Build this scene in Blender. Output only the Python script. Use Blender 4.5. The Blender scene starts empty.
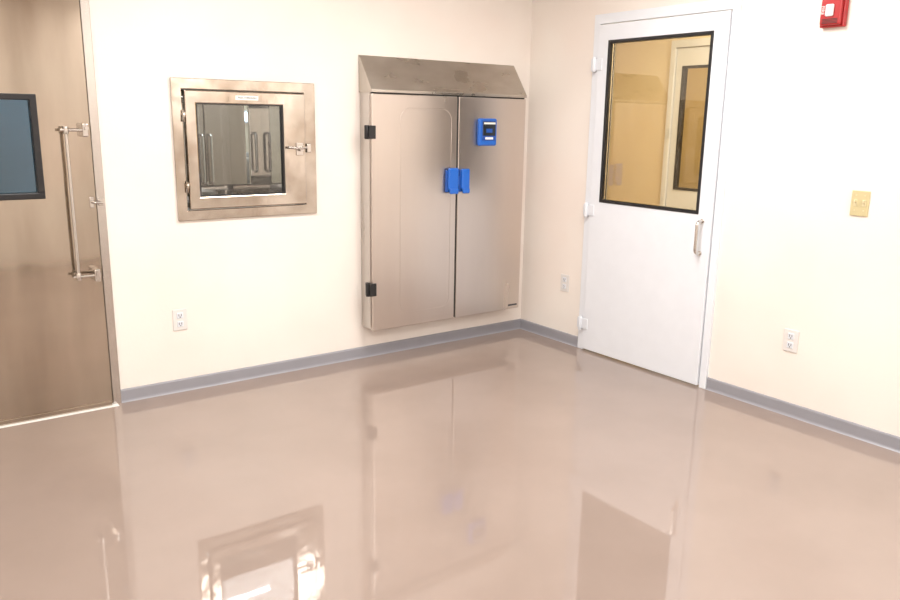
import bpy, bmesh
from math import *
from mathutils import Vector, Matrix

scene = bpy.context.scene
scene.view_settings.view_transform = 'Standard'
scene.view_settings.look = 'None'

# ------------------------------------------------------------------ materials
def new_mat(name):
    m = bpy.data.materials.new(name); m.use_nodes = True
    nt = m.node_tree
    return m, nt, nt.nodes['Principled BSDF']

def noise(nt, scale=5, stretch=(1, 1, 1), detail=3, rough=.5):
    tc = nt.nodes.new('ShaderNodeTexCoord')
    mp = nt.nodes.new('ShaderNodeMapping'); mp.inputs['Scale'].default_value = stretch
    n = nt.nodes.new('ShaderNodeTexNoise'); n.inputs['Scale'].default_value = scale
    n.inputs['Detail'].default_value = detail; n.inputs['Roughness'].default_value = rough
    nt.links.new(tc.outputs['Object'], mp.inputs['Vector'])
    nt.links.new(mp.outputs['Vector'], n.inputs['Vector'])
    return n

def ramp(nt, src, c0, c1, p0=.35, p1=.65):
    r = nt.nodes.new('ShaderNodeValToRGB')
    r.color_ramp.elements[0].position = p0; r.color_ramp.elements[1].position = p1
    r.color_ramp.elements[0].color = (*c0, 1); r.color_ramp.elements[1].color = (*c1, 1)
    nt.links.new(src.outputs['Fac'], r.inputs['Fac'])
    return r

def maprange(nt, src, a, b):
    r = nt.nodes.new('ShaderNodeMapRange'); r.inputs['To Min'].default_value = a; r.inputs['To Max'].default_value = b
    r.inputs['From Min'].default_value = .3; r.inputs['From Max'].default_value = .7
    nt.links.new(src.outputs['Fac'], r.inputs['Value']); return r

def bump(nt, b, src, strength, dist=.01):
    bp = nt.nodes.new('ShaderNodeBump'); bp.inputs['Strength'].default_value = strength
    bp.inputs['Distance'].default_value = dist
    nt.links.new(src.outputs['Fac'], bp.inputs['Height'])
    nt.links.new(bp.outputs['Normal'], b.inputs['Normal'])

def plain(name, col, rough=.5, metal=0., spec=.5, var=.01):
    m, nt, b = new_mat(name)
    n = noise(nt, 12)
    r = ramp(nt, n, tuple(c * (1 - var) for c in col), tuple(min(1, c * (1 + var)) for c in col))
    nt.links.new(r.outputs['Color'], b.inputs['Base Color'])
    b.inputs['Roughness'].default_value = rough; b.inputs['Metallic'].default_value = metal
    b.inputs['Specular IOR Level'].default_value = spec
    return m

def steel(name, c0, c1, r0, r1, stretch, scale=3, bstr=.1, bdist=.002, bscale=3, bstretch=(1, 1, 1)):
    m, nt, b = new_mat(name)
    n = noise(nt, scale, stretch, 5)
    r = ramp(nt, n, c0, c1, .3, .7)
    nt.links.new(r.outputs['Color'], b.inputs['Base Color'])
    b.inputs['Metallic'].default_value = 1
    mr = maprange(nt, n, r0, r1); nt.links.new(mr.outputs['Result'], b.inputs['Roughness'])
    n2 = noise(nt, bscale, bstretch, 2)
    bump(nt, b, n2, bstr, bdist)
    return m

def glass(name, tint, refl=.12, rough=.0):
    m = bpy.data.materials.new(name); m.use_nodes = True; nt = m.node_tree
    nt.nodes.clear()
    o = nt.nodes.new('ShaderNodeOutputMaterial'); mx = nt.nodes.new('ShaderNodeMixShader')
    t = nt.nodes.new('ShaderNodeBsdfTransparent'); g = nt.nodes.new('ShaderNodeBsdfGlossy')
    lw = nt.nodes.new('ShaderNodeFresnel'); lw.inputs['IOR'].default_value = 1.45
    mt = nt.nodes.new('ShaderNodeMath'); mt.operation = 'ADD'; mt.inputs[1].default_value = refl
    t.inputs['Color'].default_value = (*tint, 1); g.inputs['Roughness'].default_value = rough
    nt.links.new(lw.outputs['Fac'], mt.inputs[0]); nt.links.new(mt.outputs[0], mx.inputs['Fac'])
    nt.links.new(t.outputs[0], mx.inputs[1]); nt.links.new(g.outputs[0], mx.inputs[2])
    nt.links.new(mx.outputs[0], o.inputs['Surface'])
    return m

def wallmat(name, c0, c1, rough=.4):
    m, nt, b = new_mat(name)
    n = noise(nt, 1.3, (1, 1, 1), 3)
    r = ramp(nt, n, c0, c1, .35, .65)
    nt.links.new(r.outputs['Color'], b.inputs['Base Color'])
    b.inputs['Roughness'].default_value = rough
    n2 = noise(nt, 60, (1, 1, 1), 3); bump(nt, b, n2, .12, .003)
    return m

M_wall = wallmat('painted_wall', (.845, .765, .705), (.86, .82, .765), .3)  # random pinkish mottling: a warm glow put into the wall colour
M_wall2 = wallmat('corridor_wall', (.74, .64, .48), (.80, .71, .56), .5)
M_wall3 = wallmat('anteroom_wall', (.82, .69, .48), (.86, .75, .54), .5)
M_ceil = wallmat('ceiling_paint', (.85, .84, .82), (.88, .87, .85), .7)

m, nt, b = new_mat('epoxy_floor'); M_floor = m
n = noise(nt, 2.2, (1, 1, 1), 4)
r = ramp(nt, n, (.295, .230, .195), (.315, .248, .212)); nt.links.new(r.outputs['Color'], b.inputs['Base Color'])
b.inputs['Roughness'].default_value = .03; b.inputs['IOR'].default_value = 1.75
n2 = noise(nt, 3.5, (1, 1, 1), 2); bump(nt, b, n2, .04, .005)

M_base = plain('grey_vinyl', (.30, .30, .33), .35)
M_white = plain('white_enamel', (.77, .80, .85), .3)
M_hinge = plain('white_hinge', (.72, .75, .80), .35)
M_black = plain('black_rubber', (.012, .012, .014), .35)
M_dark = plain('dark_gap', (.03, .027, .025), .7)
M_steel_door = steel('polished_steel_door', (.43, .37, .305), (.60, .53, .45), .04, .11, (3, 3, .5), 1.6, .35, .018, 2.2, (1, 1, .5))  # tall colour streaks stand in for streaky mirror reflections
M_steel_cab = steel('brushed_steel', (.62, .555, .51), (.66, .60, .555), .27, .31, (2, 2, .3), 2.5, .04, .0015, 60, (1, 1, .05))
M_steel_hood = steel('scratched_steel', (.46, .42, .37), (.58, .54, .49), .22, .4, (1, 3, 1), 4, .2, .003, 25, (.3, 1, 1))
M_steel_side = steel('side_steel', (.56, .53, .50), (.6, .57, .54), .25, .35, (1, 1, .2), 8, .1, .002, 9)
M_steel_fr = steel('frame_steel', (.37, .31, .25), (.66, .61, .55), .06, .18, (1, 1, 1), 4, .45, .014, 6, (1, 1, 1))  # brown-to-pale range puts the flange's bright highlights into its colour
M_mirror = steel('mirror_steel', (.60, .55, .50), (.66, .61, .56), .03, .08, (1, 1, 1), 3, .06, .003, 8, (1, 1, 1))
M_chrome = plain('bright_steel', (.60, .57, .54), .2, 1.)
M_fridge = plain('brown_steel', (.38, .32, .26), .25, 1.)
M_blue = plain('blue_plastic', (.015, .13, .55), .3)
M_blue2 = plain('blue_plastic_dark', (.012, .08, .36), .3)
M_screen = plain('lcd_dark', (.02, .025, .03), .15)
M_red = plain('red_plastic', (.42, .015, .018), .35)
M_lens = plain('clear_lens', (.8, .8, .82), .12)
M_ivory = plain('ivory_plastic', (.58, .50, .28), .35)
M_ivory2 = plain('ivory_toggle', (.68, .60, .38), .3)
M_outlet = plain('white_plastic', (.74, .72, .70), .3)
M_slot = plain('slot', (.03, .03, .03), .6)
M_label = plain('label_paper', (.85, .85, .83), .5)
M_ink = plain('ink', (.05, .05, .06), .6)
M_glass_door = glass('door_glass', (.90, .86, .76), .02)
M_glass_pass = glass('pass_glass', (.92, .95, .96), .02)
M_glass_blue = glass('blue_glass', (.22, .42, .58), .08)
m, nt, b = new_mat('glare_strip_glow'); M_glare = m  # glow of the added strip in the corridor, no known lamp
b.inputs['Base Color'].default_value = (.8, .85, .9, 1)
b.inputs['Emission Color'].default_value = (.75, .88, 1, 1); b.inputs['Emission Strength'].default_value = 4

# ------------------------------------------------------------------ geometry helpers
def mesh_obj(name, bm, mat, parent=None, smooth=False):
    bmesh.ops.recalc_face_normals(bm, faces=bm.faces)
    me = bpy.data.meshes.new(name); bm.to_mesh(me); bm.free()
    if smooth:
        for p in me.polygons: p.use_smooth = True
    me.materials.append(mat)
    o = bpy.data.objects.new(name, me); scene.collection.objects.link(o)
    if parent: o.parent = parent
    return o

def add_box(bm, x0, x1, y0, y1, z0, z1):
    x0, x1 = sorted((x0, x1)); y0, y1 = sorted((y0, y1)); z0, z1 = sorted((z0, z1))
    v = [bm.verts.new((x, y, z)) for x in (x0, x1) for y in (y0, y1) for z in (z0, z1)]
    for f in ((0, 1, 3, 2), (4, 6, 7, 5), (0, 4, 5, 1), (2, 3, 7, 6), (0, 2, 6, 4), (1, 5, 7, 3)):
        bm.faces.new([v[i] for i in f])

def bevel(o, w, seg=3):
    md = o.modifiers.new('bev', 'BEVEL'); md.width = w; md.segments = seg; md.limit_method = 'ANGLE'
    return o

def box(name, p, x0, x1, y0, y1, z0, z1, mat, bev=0, seg=3):
    bm = bmesh.new(); add_box(bm, x0, x1, y0, y1, z0, z1)
    o = mesh_obj(name, bm, mat, p)
    if bev: bevel(o, bev, seg)
    return o

def slab(name, axis, a0, a1, u0, u1, z0, z1, holes, mat, parent=None, bev=0):
    """wall-like slab; axis='y': plane normal y, u=x. axis='x': u=y. holes list of (u0,u1,z0,z1). one clean surface."""
    us = sorted(set([u0, u1] + [h[i] for h in holes for i in (0, 1)]))
    zs = sorted(set([z0, z1] + [h[i] for h in holes for i in (2, 3)]))
    def solid(i, j):
        if i < 0 or j < 0 or i >= len(us) - 1 or j >= len(zs) - 1: return False
        cu = (us[i] + us[i + 1]) / 2; cz = (zs[j] + zs[j + 1]) / 2
        if cz < z0: return False
        return not any(h[0] < cu < h[1] and h[2] < cz < h[3] for h in holes)
    bm = bmesh.new(); cache = {}
    def V(i, j, s):
        k = (i, j, s)
        if k not in cache:
            a = a0 if s == 0 else a1
            cache[k] = bm.verts.new((us[i], a, zs[j]) if axis == 'y' else (a, us[i], zs[j]))
        return cache[k]
    for i in range(len(us) - 1):
        for j in range(len(zs) - 1):
            if not solid(i, j): continue
            for s in (0, 1):
                bm.faces.new([V(i, j, s), V(i + 1, j, s), V(i + 1, j + 1, s), V(i, j + 1, s)])
            if not solid(i - 1, j): bm.faces.new([V(i, j, 0), V(i, j + 1, 0), V(i, j + 1, 1), V(i, j, 1)])
            if not solid(i + 1, j): bm.faces.new([V(i + 1, j, 0), V(i + 1, j + 1, 0), V(i + 1, j + 1, 1), V(i + 1, j, 1)])
            if not solid(i, j - 1): bm.faces.new([V(i, j, 0), V(i + 1, j, 0), V(i + 1, j, 1), V(i, j, 1)])
            if not solid(i, j + 1): bm.faces.new([V(i, j + 1, 0), V(i + 1, j + 1, 0), V(i + 1, j + 1, 1), V(i, j + 1, 1)])
    o = mesh_obj(name, bm, mat, parent)
    if bev: bevel(o, bev, 2)
    return o

def empty(name, loc=(0, 0, 0)):
    e = bpy.data.objects.new(name, None); e.empty_display_size = .1
    scene.collection.objects.link(e); return e

def cyl(name, p, a, b, r, mat, seg=20, bev=0):
    a = Vector(a); b = Vector(b); d = b - a
    bm = bmesh.new()
    q = Vector((0, 0, 1)).rotation_difference(d).to_matrix().to_4x4()
    bmesh.ops.create_cone(bm, cap_ends=True, segments=seg, radius1=r, radius2=r, depth=d.length,
                          matrix=Matrix.Translation((a + b) / 2) @ q)
    o = mesh_obj(name, bm, mat, p)
    for f in o.data.polygons: f.use_smooth = len(f.vertices) == 4
    if bev: bevel(o, bev, 2)
    return o

def tube(name, p, pts, r, mat, cyclic=False, res=8):
    cu = bpy.data.curves.new(name, 'CURVE'); cu.dimensions = '3D'; cu.bevel_depth = r; cu.bevel_resolution = 4
    cu.use_fill_caps = True
    sp = cu.splines.new('POLY'); sp.points.add(len(pts) - 1)
    for i, c in enumerate(pts): sp.points[i].co = (*c, 1)
    sp.use_cyclic_u = cyclic
    sp.use_smooth = True
    cu.materials.append(mat)
    o = bpy.data.objects.new(name, cu); scene.collection.objects.link(o); o.parent = p
    return o

def rounded(pts, r, n=6):
    """round interior corners of polyline"""
    out = [Vector(pts[0])]
    for i in range(1, len(pts) - 1):
        a, b, c = Vector(pts[i - 1]), Vector(pts[i]), Vector(pts[i + 1])
        d1 = (a - b).normalized(); d2 = (c - b).normalized()
        p1 = b + d1 * r; p2 = b + d2 * r
        for k in range(n + 1):
            t = k / n
            out.append((1 - t) ** 2 * p1 + 2 * t * (1 - t) * b + t * t * p2)
    out.append(Vector(pts[-1])); return [tuple(v) for v in out]

def text(name, p, s, loc, rot, size, mat):
    cu = bpy.data.curves.new(name, 'FONT'); cu.body = s; cu.size = size; cu.extrude = .0004
    cu.align_x = 'CENTER'; cu.align_y = 'CENTER'; cu.materials.append(mat)
    o = bpy.data.objects.new(name, cu); scene.collection.objects.link(o)
    o.location = loc; o.rotation_euler = rot; o.parent = p
    return o

# ------------------------------------------------------------------ room shell
XL, YF, ZC, T = -4.7, -4.7, 2.62, .12
XR = 3.0
bm = bmesh.new(); add_box(bm, XL - T, XR, YF - T, 3.1, -.1, 0); mesh_obj('floor', bm, M_floor)
bm = bmesh.new(); add_box(bm, XL - T, XR, YF - T, 3.1, ZC, ZC + .1); mesh_obj('ceiling', bm, M_ceil)

PW = (-2.425, -1.73, 1.005, 1.637)           # pass-through opening
LD = (-4.06, -2.875, 0, 2.25)                # steel door opening
slab('wall_back', 'y', 0, T, XL - T, T, 0, ZC, [PW, LD], M_wall)
RD = (-1.60, -.648, 0, 2.10)
slab('wall_right', 'x', 0, T, YF - T, 0, 0, ZC, [RD], M_wall)
slab('wall_left', 'x', XL - T, XL, YF, 0, 0, ZC, [], M_wall)
slab('wall_front', 'y', YF - T, YF, XL - T, 0, 0, ZC, [], M_wall)
# neighbouring rooms seen through the glass
slab('wall_corridor_far', 'y', 3.0, 3.1, XL - T, T, 0, ZC, [], M_wall2)
slab('wall_corridor_left', 'x', XL - T, XL, T, 3.0, 0, ZC, [], M_wall2)
slab('wall_corridor_right', 'x', 0, T, T, 3.0, 0, ZC, [], M_wall2)
slab('wall_anteroom_far', 'x', 1.5, 1.6, -3.1, .7, 0, ZC, [(-.765, -.055, 0, 2.09)], M_wall3)
slab('wall_anteroom_side', 'y', .6, .7, T, 1.5, 0, ZC, [], M_wall3)
slab('wall_anteroom_end', 'y', -3.1, -3.0, T, 1.5, 0, ZC, [], M_wall3)
slab('wall_store_far', 'x', XR - .1, XR, -1.6, 1.3, 0, ZC, [], M_wall3)
slab('wall_store_side', 'y', 1.3, 1.4, 1.6, XR, 0, ZC, [], M_wall3)
slab('wall_store_end', 'y', -1.7, -1.6, 1.6, XR, 0, ZC, [], M_wall3)

# baseboards with rounded top lip and cove toe
def baseboard(name, axis, u0, u1):
    prof = [(0, 0), (.016, 0), (.011, .006), (.009, .014), (.009, .064), (.006, .071), (0, .072)]
    bm = bmesh.new(); rings = []
    for u in (u0, u1):
        rings.append([bm.verts.new((u, -d, z) if axis == 'y' else (-d, u, z)) for d, z in prof])
    n = len(prof)
    for i in range(n): bm.faces.new([rings[0][i], rings[0][(i + 1) % n], rings[1][(i + 1) % n], rings[1][i]])
    bm.faces.new(rings[0]); bm.faces.new(rings[1])
    return mesh_obj(name, bm, M_base)
baseboard('baseboard_back', 'y', -2.838, 0)
baseboard('baseboard_right_far', 'x', -.604, -.012)
baseboard('baseboard_right_near', 'x', YF, -1.639)
baseboard('baseboard_back_left', 'y', XL, -4.10)

# ------------------------------------------------------------------ stainless swing door (left)
door = empty('door_1')
slab('leaf', 'y', -.028, .02, -4.045, -2.885, .012, 2.24, [(-3.78, -3.125, 1.115, 1.578)], M_steel_door, door, .003)
fr = slab('frame', 'y', -.020, .11, -4.10, -2.839, .0, 2.31, [(-4.05, -2.880, -.01, 2.245)], M_chrome, door, .003)
# window gasket and glass
slab('gasket', 'y', -.036, .02, -3.795, -3.110, 1.10, 1.588, [(-3.765, -3.140, 1.13, 1.560)], M_black, door, .004)
box('glass', door, -3.767, -3.138, -.006, .0, 1.128, 1.562, M_glass_blue)
# bottom sweep and threshold plate
box('sweep', door, -4.04, -2.89, -.036, -.027, .004, .03, M_steel_door, .002)
# vertical pull rod
rx = -3.005
tube('pull_rod', door, [(rx, -.085, 1.44), (rx, -.085, .70)], .008, M_chrome)
for k, z in (('upper', 1.425), ('lower', .715)):
    tube('arm_' + k, door, rounded([(rx - .025, -.085, z), (rx + .09, -.085, z)], .01), .007, M_chrome)
    box('bracket_' + k, door, rx + .072, rx + .098, -.098, -.026, z - .032, z + .032, M_chrome, .006)
    cyl('collar_' + k, door, (rx, -.085, z - .018), (rx, -.085, z + .018), .012, M_chrome, 20, .002)
    cyl('foot_' + k, door, (rx, -.085, z), (rx, -.027, z), .008, M_chrome)
    cyl('bolt_' + k, door, (rx + .088, -.098, z + .01), (rx + .088, -.112, z + .01), .009, M_chrome)
box('latch_plate', door, -2.915, -2.895, -.034, -.027, 1.045, 1.10, M_chrome, .003)
tube('latch_lever', door, rounded([(-2.905, -.03, 1.075), (-2.905, -.06, 1.075), (-2.86, -.06, 1.07)], .015), .006, M_chrome)
box('strike', door, -2.875, -2.850, -.030, -.019, 1.055, 1.09, M_chrome, .003)
th = box('threshold', door, -4.04, -2.86, -.055, -.0, .0002, .004, M_label, .001)  # plate coloured white, the bright highlight at the door foot put into it

# ------------------------------------------------------------------ pass-through chamber
pt = empty('pass_through_window')
slab('flange', 'y', -.016, 0, -2.477, -1.661, .950, 1.692, [(-2.425, -1.73, 1.005, 1.637)], M_steel_fr, pt, .003)
slab('door_frame', 'y', -.045, -.005, -2.418, -1.738, 1.012, 1.631, [(-2.362, -1.872, 1.077, 1.566)], M_steel_fr, pt, .005)
slab('glazing_gasket', 'y', -.043, -.008, -2.364, -1.870, 1.075, 1.568, [(-2.356, -1.878, 1.083, 1.560)], M_dark, pt)
box('glass', pt, -2.360, -1.874, -.028, -.022, 1.079, 1.564, M_glass_pass)
# inner tunnel
D = .62
bm = bmesh.new()
add_box(bm, -2.44, -2.425, .0, D, .99, 1.652); add_box(bm, -1.73, -1.715, .0, D, .99, 1.652)
add_box(bm, -2.425, -1.73, .0, D, .99, 1.004); add_box(bm, -2.425, -1.73, .0, D, 1.638, 1.652)
mesh_obj('tunnel', bm, M_mirror, pt)
slab('far_door_frame', 'y', D, D + .03, -2.44, -1.715, .99, 1.652, [(-2.36, -1.80, 1.08, 1.57)], M_mirror, pt, .004)
box('far_glass', pt, -2.36, -1.80, D + .012, D + .018, 1.08, 1.57, M_glass_pass)
tube('far_handle', pt, rounded([(-1.775, D + .01, 1.40), (-1.775, D - .04, 1.40), (-1.775, D - .04, 1.16), (-1.775, D + .01, 1.16)], .02), .009, M_chrome)
box('tray', pt, -2.36, -1.98, .16, .5, 1.004, 1.03, M_outlet, .008)
box('lamp_housing', pt, -2.25, -1.90, .27, .35, 1.622, 1.638, M_outlet, .003)
# latch
box('latch_plate', pt, -1.80, -1.755, -.052, -.044, 1.29, 1.36, M_chrome, .003)
cyl('latch_pivot', pt, (-1.776, -.046, 1.325), (-1.776, -.075, 1.325), .012, M_chrome)
tube('latch_handle', pt, rounded([(-1.745, -.070, 1.335), (-1.776, -.074, 1.33), (-1.86, -.074, 1.335)], .02), .007, M_chrome)
box('latch_keeper', pt, -1.733, -1.705, -.05, -.015, 1.305, 1.355, M_chrome, .004)
for i, z in enumerate((1.13, 1.50)):
    cyl('hinge_%d' % i, pt, (-2.424, -.035, z - .03), (-2.424, -.035, z + .03), .006, M_steel_fr)
box('label', pt, -2.146, -2.017, -.0465, -.0448, 1.588, 1.611, M_label)
text('label_text', pt, 'PASS-THROUGH', (-2.08, -.0470, 1.5995), (pi / 2, 0, 0), .0145, M_ink)

# stainless refrigerator in the corridor beyond
fg = empty('laboratory_refrigerator')
box('cabinet', fg, -1.85, -1.13, 2.35, 2.95, .06, 2.0, M_fridge, .01)
for i, (a, b2) in enumerate(((-1.845, -1.494), (-1.486, -1.135))):
    box('door_%d' % i, fg, a, b2, 2.32, 2.352, .16, 1.97, M_fridge, .008)
for i, x in enumerate((-1.525, -1.455)):
    tube('handle_%d' % i, fg, rounded([(x, 2.322, 1.35), (x, 2.27, 1.35), (x, 2.27, .95), (x, 2.322, .95)], .02), .012, M_chrome)
for i, (x, y) in enumerate(((-1.80, 2.4), (-1.18, 2.4), (-1.80, 2.9), (-1.18, 2.9))):
    cyl('foot_%d' % i, fg, (x, y, 0), (x, y, .07), .025, M_black)
bn = empty('laboratory_bench')
box('top', bn, -1.05, -.1, 2.35, 2.98, .88, .92, M_chrome, .004)
for i, (x, y) in enumerate(((-1.0, 2.4), (-.15, 2.4), (-1.0, 2.93), (-.15, 2.93))):
    box('leg_%d' % i, bn, x - .02, x + .02, y - .02, y + .02, 0, .881, M_chrome, .003)
box('shelf', bn, -1.02, -.13, 2.38, 2.95, .25, .27, M_chrome, .003)
ins = empty('benchtop_centrifuge')
box('body', ins, -1.0, -.62, 2.5, 2.88, .921, 1.14, M_outlet, .03)
box('lid', ins, -.97, -.65, 2.53, 2.85, 1.138, 1.18, M_hinge, .015)
box('control_panel', ins, -.95, -.67, 2.494, 2.502, .96, 1.03, M_screen, .002)

# ------------------------------------------------------------------ wall cabinet
cab = empty('stainless_wall_cabinet')
x0, x1, d, z0, z1, zt = -1.359, -.156, .147, .207, 1.657, 1.868
bm = bmesh.new()   # body incl. sloped hood cheeks
prof = [(-.0005, z0 + .006), (-(d - .026), z0 + .006), (-(d - .026), z1 - .004), (-.0005, z1 - .004)]
ra = [bm.verts.new((x0 + .004, y, z)) for y, z in prof]; rb = [bm.verts.new((x1 - .004, y, z)) for y, z in prof]
for i in range(4): bm.faces.new([ra[i], ra[(i + 1) % 4], rb[(i + 1) % 4], rb[i]])
bm.faces.new(ra); bm.faces.new(rb)
mesh_obj('body', bm, M_steel_side, cab)
bm = bmesh.new()
prof = [(-.0005, z1 - .004), (-(d + .004), z1 - .004), (-(d + .004), z1 + .012), (-.008, zt), (-.0005, zt)]
ra = [bm.verts.new((x0 - .003, y, z)) for y, z in prof]; rb = [bm.verts.new((x1 + .003, y, z)) for y, z in prof]
for i in range(5): bm.faces.new([ra[i], ra[(i + 1) % 5], rb[(i + 1) % 5], rb[i]])
bm.faces.new(ra); bm.faces.new(rb)
bevel(mesh_obj('sloped_hood', bm, M_steel_hood, cab), .002, 2)
xm = -.7255
box('door_left', cab, x0, xm - .007, -d, -(d - .022), z0, z1 - .012, M_steel_cab, .004)
box('door_right', cab, xm + .007, x1, -d, -(d - .022), z0, z1 - .012, M_steel_cab, .004)
box('center_gap', cab, xm - .006, xm + .006, -(d - .006), -(d - .02), z0 + .006, z1 - .006, M_dark)
box('top_gap', cab, x0 + .01, x1 - .01, -(d - .006), -(d - .02), z1 - .013, z1 - .003, M_dark)
# embossed panel line on left leaf
a, b_, c, e = x0 + .20, xm - .05, z0 + .09, z1 - .09
R = .07
def rr(a, b, c, e, R, y, n=8):
    pts = []
    for cx, cz, t0 in ((b - R, e - R, 0), (a + R, e - R, pi / 2), (a + R, c + R, pi), (b - R, c + R, 3 * pi / 2)):
        for k in range(n + 1):
            t = t0 + k / n * pi / 2; pts.append((cx + R * cos(t), y, cz + R * sin(t)))
    return pts
tube('embossed_line_left', cab, rr(a, b_, c, e, R, -d, 8), .0018, M_steel_cab, True)
# black hinges
for k, (h0, h1) in (('top', (1.385, 1.462)), ('bottom', (.432, .512))):
    box('hinge_plate_' + k, cab, x0 - .004, x0 + .022, -(d + .010), -(d - .002), h0, h1, M_black, .003)
    box('hinge_side_' + k, cab, x0 - .022, x0 + .002, -(d + .010), -(d - .055), h0, h1, M_black, .003)
    cyl('hinge_pin_' + k, cab, (x0 - .022, -(d - .02), h0 - .002), (x0 - .022, -(d - .02), h1 + .002), .014, M_black, 16, .002)
box('hinge_strip', cab, x0 - .006, x0, -(d - .02), -.06, z0 + .02, z1 - .02, M_steel_side, .001)
# blue paddle latches
for k, (a, b2) in (('left', (-.825, xm - .004)), ('right', (xm + .004, -.640))):
    box('latch_base_' + k, cab, a, b2, -(d + .022), -d, 1.050, 1.190, M_blue2, .006)
    box('latch_paddle_' + k, cab, a + .008, b2 - .008, -(d + .040), -(d + .018), 1.065, 1.204 if k == 'left' else 1.197, M_blue, .010)
    box('latch_lip_' + k, cab, a + .014, b2 - .014, -(d + .050), -(d + .03), 1.040, 1.075, M_blue, .008)
box('latch_bridge', cab, xm - .02, xm + .02, -(d + .026), -(d + .01), 1.09, 1.15, M_blue2, .005)
# controller
box('controller_body', cab, -.575, -.425, -(d + .032), -d, 1.340, 1.515, M_blue, .014, 4)
box('controller_bezel', cab, -.553, -.443, -(d + .037), -(d + .028), 1.375, 1.503, M_blue2, .006)
box('controller_screen', cab, -.550, -.446, -(d + .040), -(d + .034), 1.405, 1.495, M_screen, .003)
box('controller_readout', cab, -.525, -.475, -(d + .0412), -(d + .0395), 1.425, 1.450, M_blue2)
box('controller_band', cab, -.545, -.450, -(d + .0412), -(d + .0395), 1.478, 1.490, M_label)
box('controller_label', cab, -.530, -.465, -(d + .0382), -(d + .0365), 1.382, 1.396, M_label)
box('maker_label', cab, x1 - .10, x1 - .02, -(d + .0012), -d + .0005, z0 + .022, z0 + .034, M_ink)

# ------------------------------------------------------------------ white hinged door (right wall)
dr = empty('door_2')
slab('frame', 'x', -.018, T + .01, -1.637, -.606, 0, 2.152, [(-1.592, -.656, -.01, 2.094)], M_white, dr, .003)
slab('leaf', 'x', -.030, .012, -1.587, -.661, .012, 2.0875, [(-1.480, -.760, 1.020, 1.975)], M_white, dr, .003)
slab('gasket', 'x', -.034, .012, -1.499, -.742, 1.003, 1.993, [(-1.480, -.761, 1.020, 1.974)], M_black, dr, .003)
box('glass', dr, -.010, -.004, -1.480, -.762, 1.02, 1.974, M_glass_door)
for i, z in enumerate((1.853, .945, .185)):
    cyl('hinge_%d' % i, dr, (-.040, -.640, z - .045), (-.040, -.640, z + .045), .013, M_hinge, 18, .003)
    box('hinge_leaf_a%d' % i, dr, -.036, -.028, -.70, -.645, z - .035, z + .035, M_hinge, .003)
    box('hinge_leaf_b%d' % i, dr, -.036, -.016, -.640, -.610, z - .035, z + .035, M_hinge, .003)
hy = -1.528
tube('pull_handle', dr, rounded([(-.028, hy, .968), (-.075, hy, .968), (-.075, hy, .785), (-.028, hy, .785)], .03, 8), .009, M_chrome)
for z in (.968, .785): cyl('rosette', dr, (-.029, hy, z), (-.035, hy, z), .014, M_chrome)

# door in the anteroom seen through the glass
d3 = empty('door_3')
slab('frame', 'x', 1.47, 1.6, -.81, -.02, 0, 2.14, [(-.755, -.065, -.01, 2.085)], M_white, d3, .003)
slab('leaf', 'x', 1.485, 1.53, -.75, -.07, .012, 2.08, [(-.417, -.142, .99, 1.935)], M_white, d3, .003)
slab('gasket', 'x', 1.48, 1.53, -.427, -.132, .98, 1.945, [(-.405, -.154, 1.0, 1.925)], M_black, d3, .003)
box('glass', d3, 1.50, 1.506, -.41, -.149, .998, 1.928, M_glass_door)
tube('pull_handle', d3, rounded([(1.485, -.68, .95), (1.43, -.68, .95), (1.43, -.68, .77), (1.485, -.68, .77)], .03, 8), .011, M_chrome)

# ------------------------------------------------------------------ electrical
def outlet(axis, u, z, w=.078, h=.118):
    p = empty('electrical_outlet')
    def bx(n, du0, du1, p0, p1, dz0, dz1, mat, bev=0):
        if axis == 'y': box(n, p, u + du0, u + du1, -p1, -p0, z + dz0, z + dz1, mat, bev)
        else: box(n, p, -p1, -p0, u + du0, u + du1, z + dz0, z + dz1, mat, bev)
    bx('plate', -w / 2, w / 2, 0, .006, -h / 2, h / 2, M_outlet, .003)
    for s in (-1, 1):
        c = s * .024
        bx('socket', -.017, .017, .004, .009, c - .016, c + .016, M_hinge, .004)
        bx('slot_a', -.008, -.005, .0085, .0096, c - .003, c + .009, M_slot)
        bx('slot_b', .005, .008, .0085, .0096, c - .003, c + .009, M_slot)
        bx('ground', -.003, .003, .0085, .0096, c - .011, c - .006, M_slot)
    bx('screw', -.003, .003, .005, .0075, -.003, .003, M_outlet)
outlet('y', -2.50, .41)
outlet('x', -2.115, .405, .082)
outlet('x', -.443, .42, .08)

sw = empty('light_switch')
box('plate', sw, -.007, 0, -2.422, -2.336, 1.085, 1.205, M_ivory, .003)
for y in (-2.400, -2.358):
    box('collar', sw, -.009, -.006, y - .008, y + .008, 1.132, 1.163, M_ivory2, .001)
    box('toggle', sw, -.020, -.008, y - .004, y + .004, 1.148, 1.160, M_ivory2, .002)
    for z in (1.112, 1.183): cyl('screw', sw, (-.006, y, z), (-.0085, y, z), .0035, M_ivory2, 10)

fa = empty('fire_alarm_strobe')
box('backplate', fa, -.030, 0, -2.207, -2.088, 1.958, 2.095, M_red, .006)
box('housing', fa, -.050, -.028, -2.198, -2.097, 1.967, 2.085, M_red, .008)
box('strobe_lens', fa, -.062, -.048, -2.165, -2.125, 2.005, 2.060, M_lens, .010)
for i in range(4): box('grille_%d' % i, fa, -.0515, -.049, -2.185, -2.11, 1.974 + i * .006, 1.977 + i * .006, M_dark)
text('lettering', fa, 'FIRE', (-.0505, -2.109, 2.035), (pi / 2, pi / 2, -pi / 2), .022, M_label)

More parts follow.
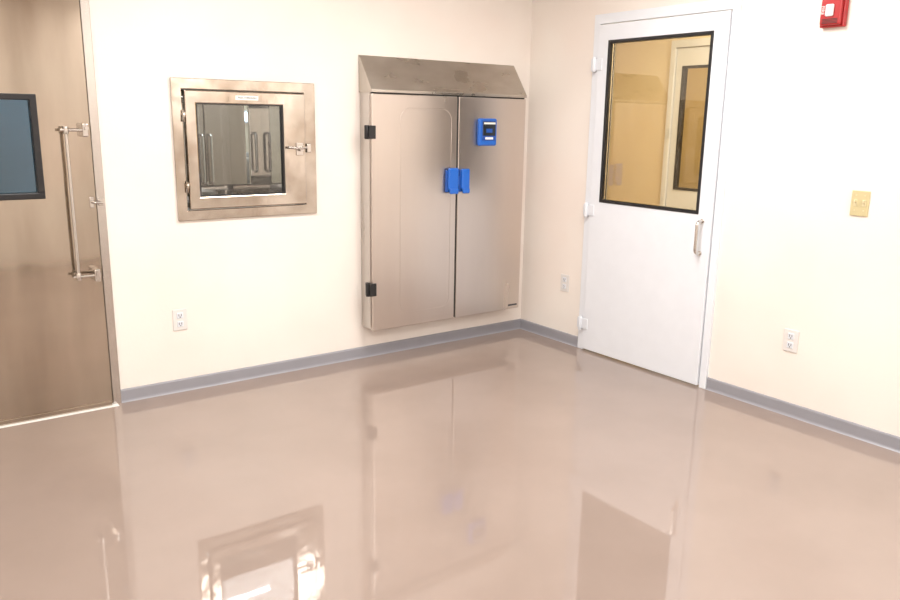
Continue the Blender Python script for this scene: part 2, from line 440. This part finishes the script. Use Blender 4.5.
# ------------------------------------------------------------------ lights
def troffer(name, x, y, lx, ly, power, col):
    p = empty(name)
    slab_b = bmesh.new(); 
    add_box(slab_b, x - lx / 2 - .03, x + lx / 2 + .03, y - ly / 2 - .03, y + ly / 2 + .03, ZC - .03, ZC - .001)
    mesh_obj('housing', slab_b, M_white, p)
    l = bpy.data.lights.new(name + '_lamp', 'AREA'); l.shape = 'RECTANGLE'; l.size = lx; l.size_y = ly
    l.energy = power; l.color = col
    o = bpy.data.objects.new(name + '_lamp', l); scene.collection.objects.link(o); o.location = (x, y, ZC - .035); o.parent = p
WC = (1, .975, .95)
troffer('ceiling_light', -1.4, -1.8, 1.2, .6, 51, WC)
troffer('ceiling_light.001', -3.3, -1.6, 1.2, .6, 39, WC)
troffer('ceiling_light.002', -4.0, -3.7, .6, 1.2, 36, WC)
troffer('ceiling_light.003', -.95, -4.2, 1.2, .5, 48, WC)
troffer('ceiling_light.004', -1.6, 1.7, 1.2, .3, 70, (.92, .96, 1))
troffer('ceiling_light.005', .8, -1.4, .6, 1.2, 55, (1, .93, .80))
troffer('added_store_light', 2.25, -.2, .6, .6, 30, (1, .93, .78))  # added so the glass of the far door does not look dark
l = bpy.data.lights.new('chamber_lamp', 'AREA'); l.shape = 'RECTANGLE'; l.size = .32; l.size_y = .05; l.energy = 1.0; l.color = (.85, .94, 1)
o = bpy.data.objects.new('chamber_lamp', l); scene.collection.objects.link(o); o.location = (-2.075, .31, 1.618); o.parent = pt
wl = empty('glare_strip')  # added glowing strip that makes the bluish glare in the pass-through
box('strip_back', wl, -1.08, -.60, 2.95, 3.0, 1.44, 1.56, M_white, .01)
box('strip_glow', wl, -1.06, -.62, 2.92, 2.952, 1.46, 1.54, M_glare, .012)

w = bpy.data.worlds.new('world'); scene.world = w; w.use_nodes = True
w.node_tree.nodes['Background'].inputs['Color'].default_value = (.5, .48, .45, 1)
w.node_tree.nodes['Background'].inputs['Strength'].default_value = .3

# ------------------------------------------------------------------ camera
pit, rol, yaw = .2246, .0164, .6384
F = Vector((sin(yaw) * cos(pit), cos(yaw) * cos(pit), -sin(pit)))
Rv = Vector((cos(yaw), -sin(yaw), 0)); U = Rv.cross(F)
R2 = Rv * cos(rol) + U * sin(rol); U2 = -Rv * sin(rol) + U * cos(rol)
cd = bpy.data.cameras.new('camera'); cam = bpy.data.objects.new('camera', cd); scene.collection.objects.link(cam)
mw = Matrix((R2, U2, -F)).transposed().to_4x4(); mw.translation = Vector((-3.8023, -4.2394, 1.5))
cam.matrix_world = mw
cd.sensor_width = 36; cd.lens = 787.02 / 900 * 36; cd.clip_start = .02
scene.camera = cam
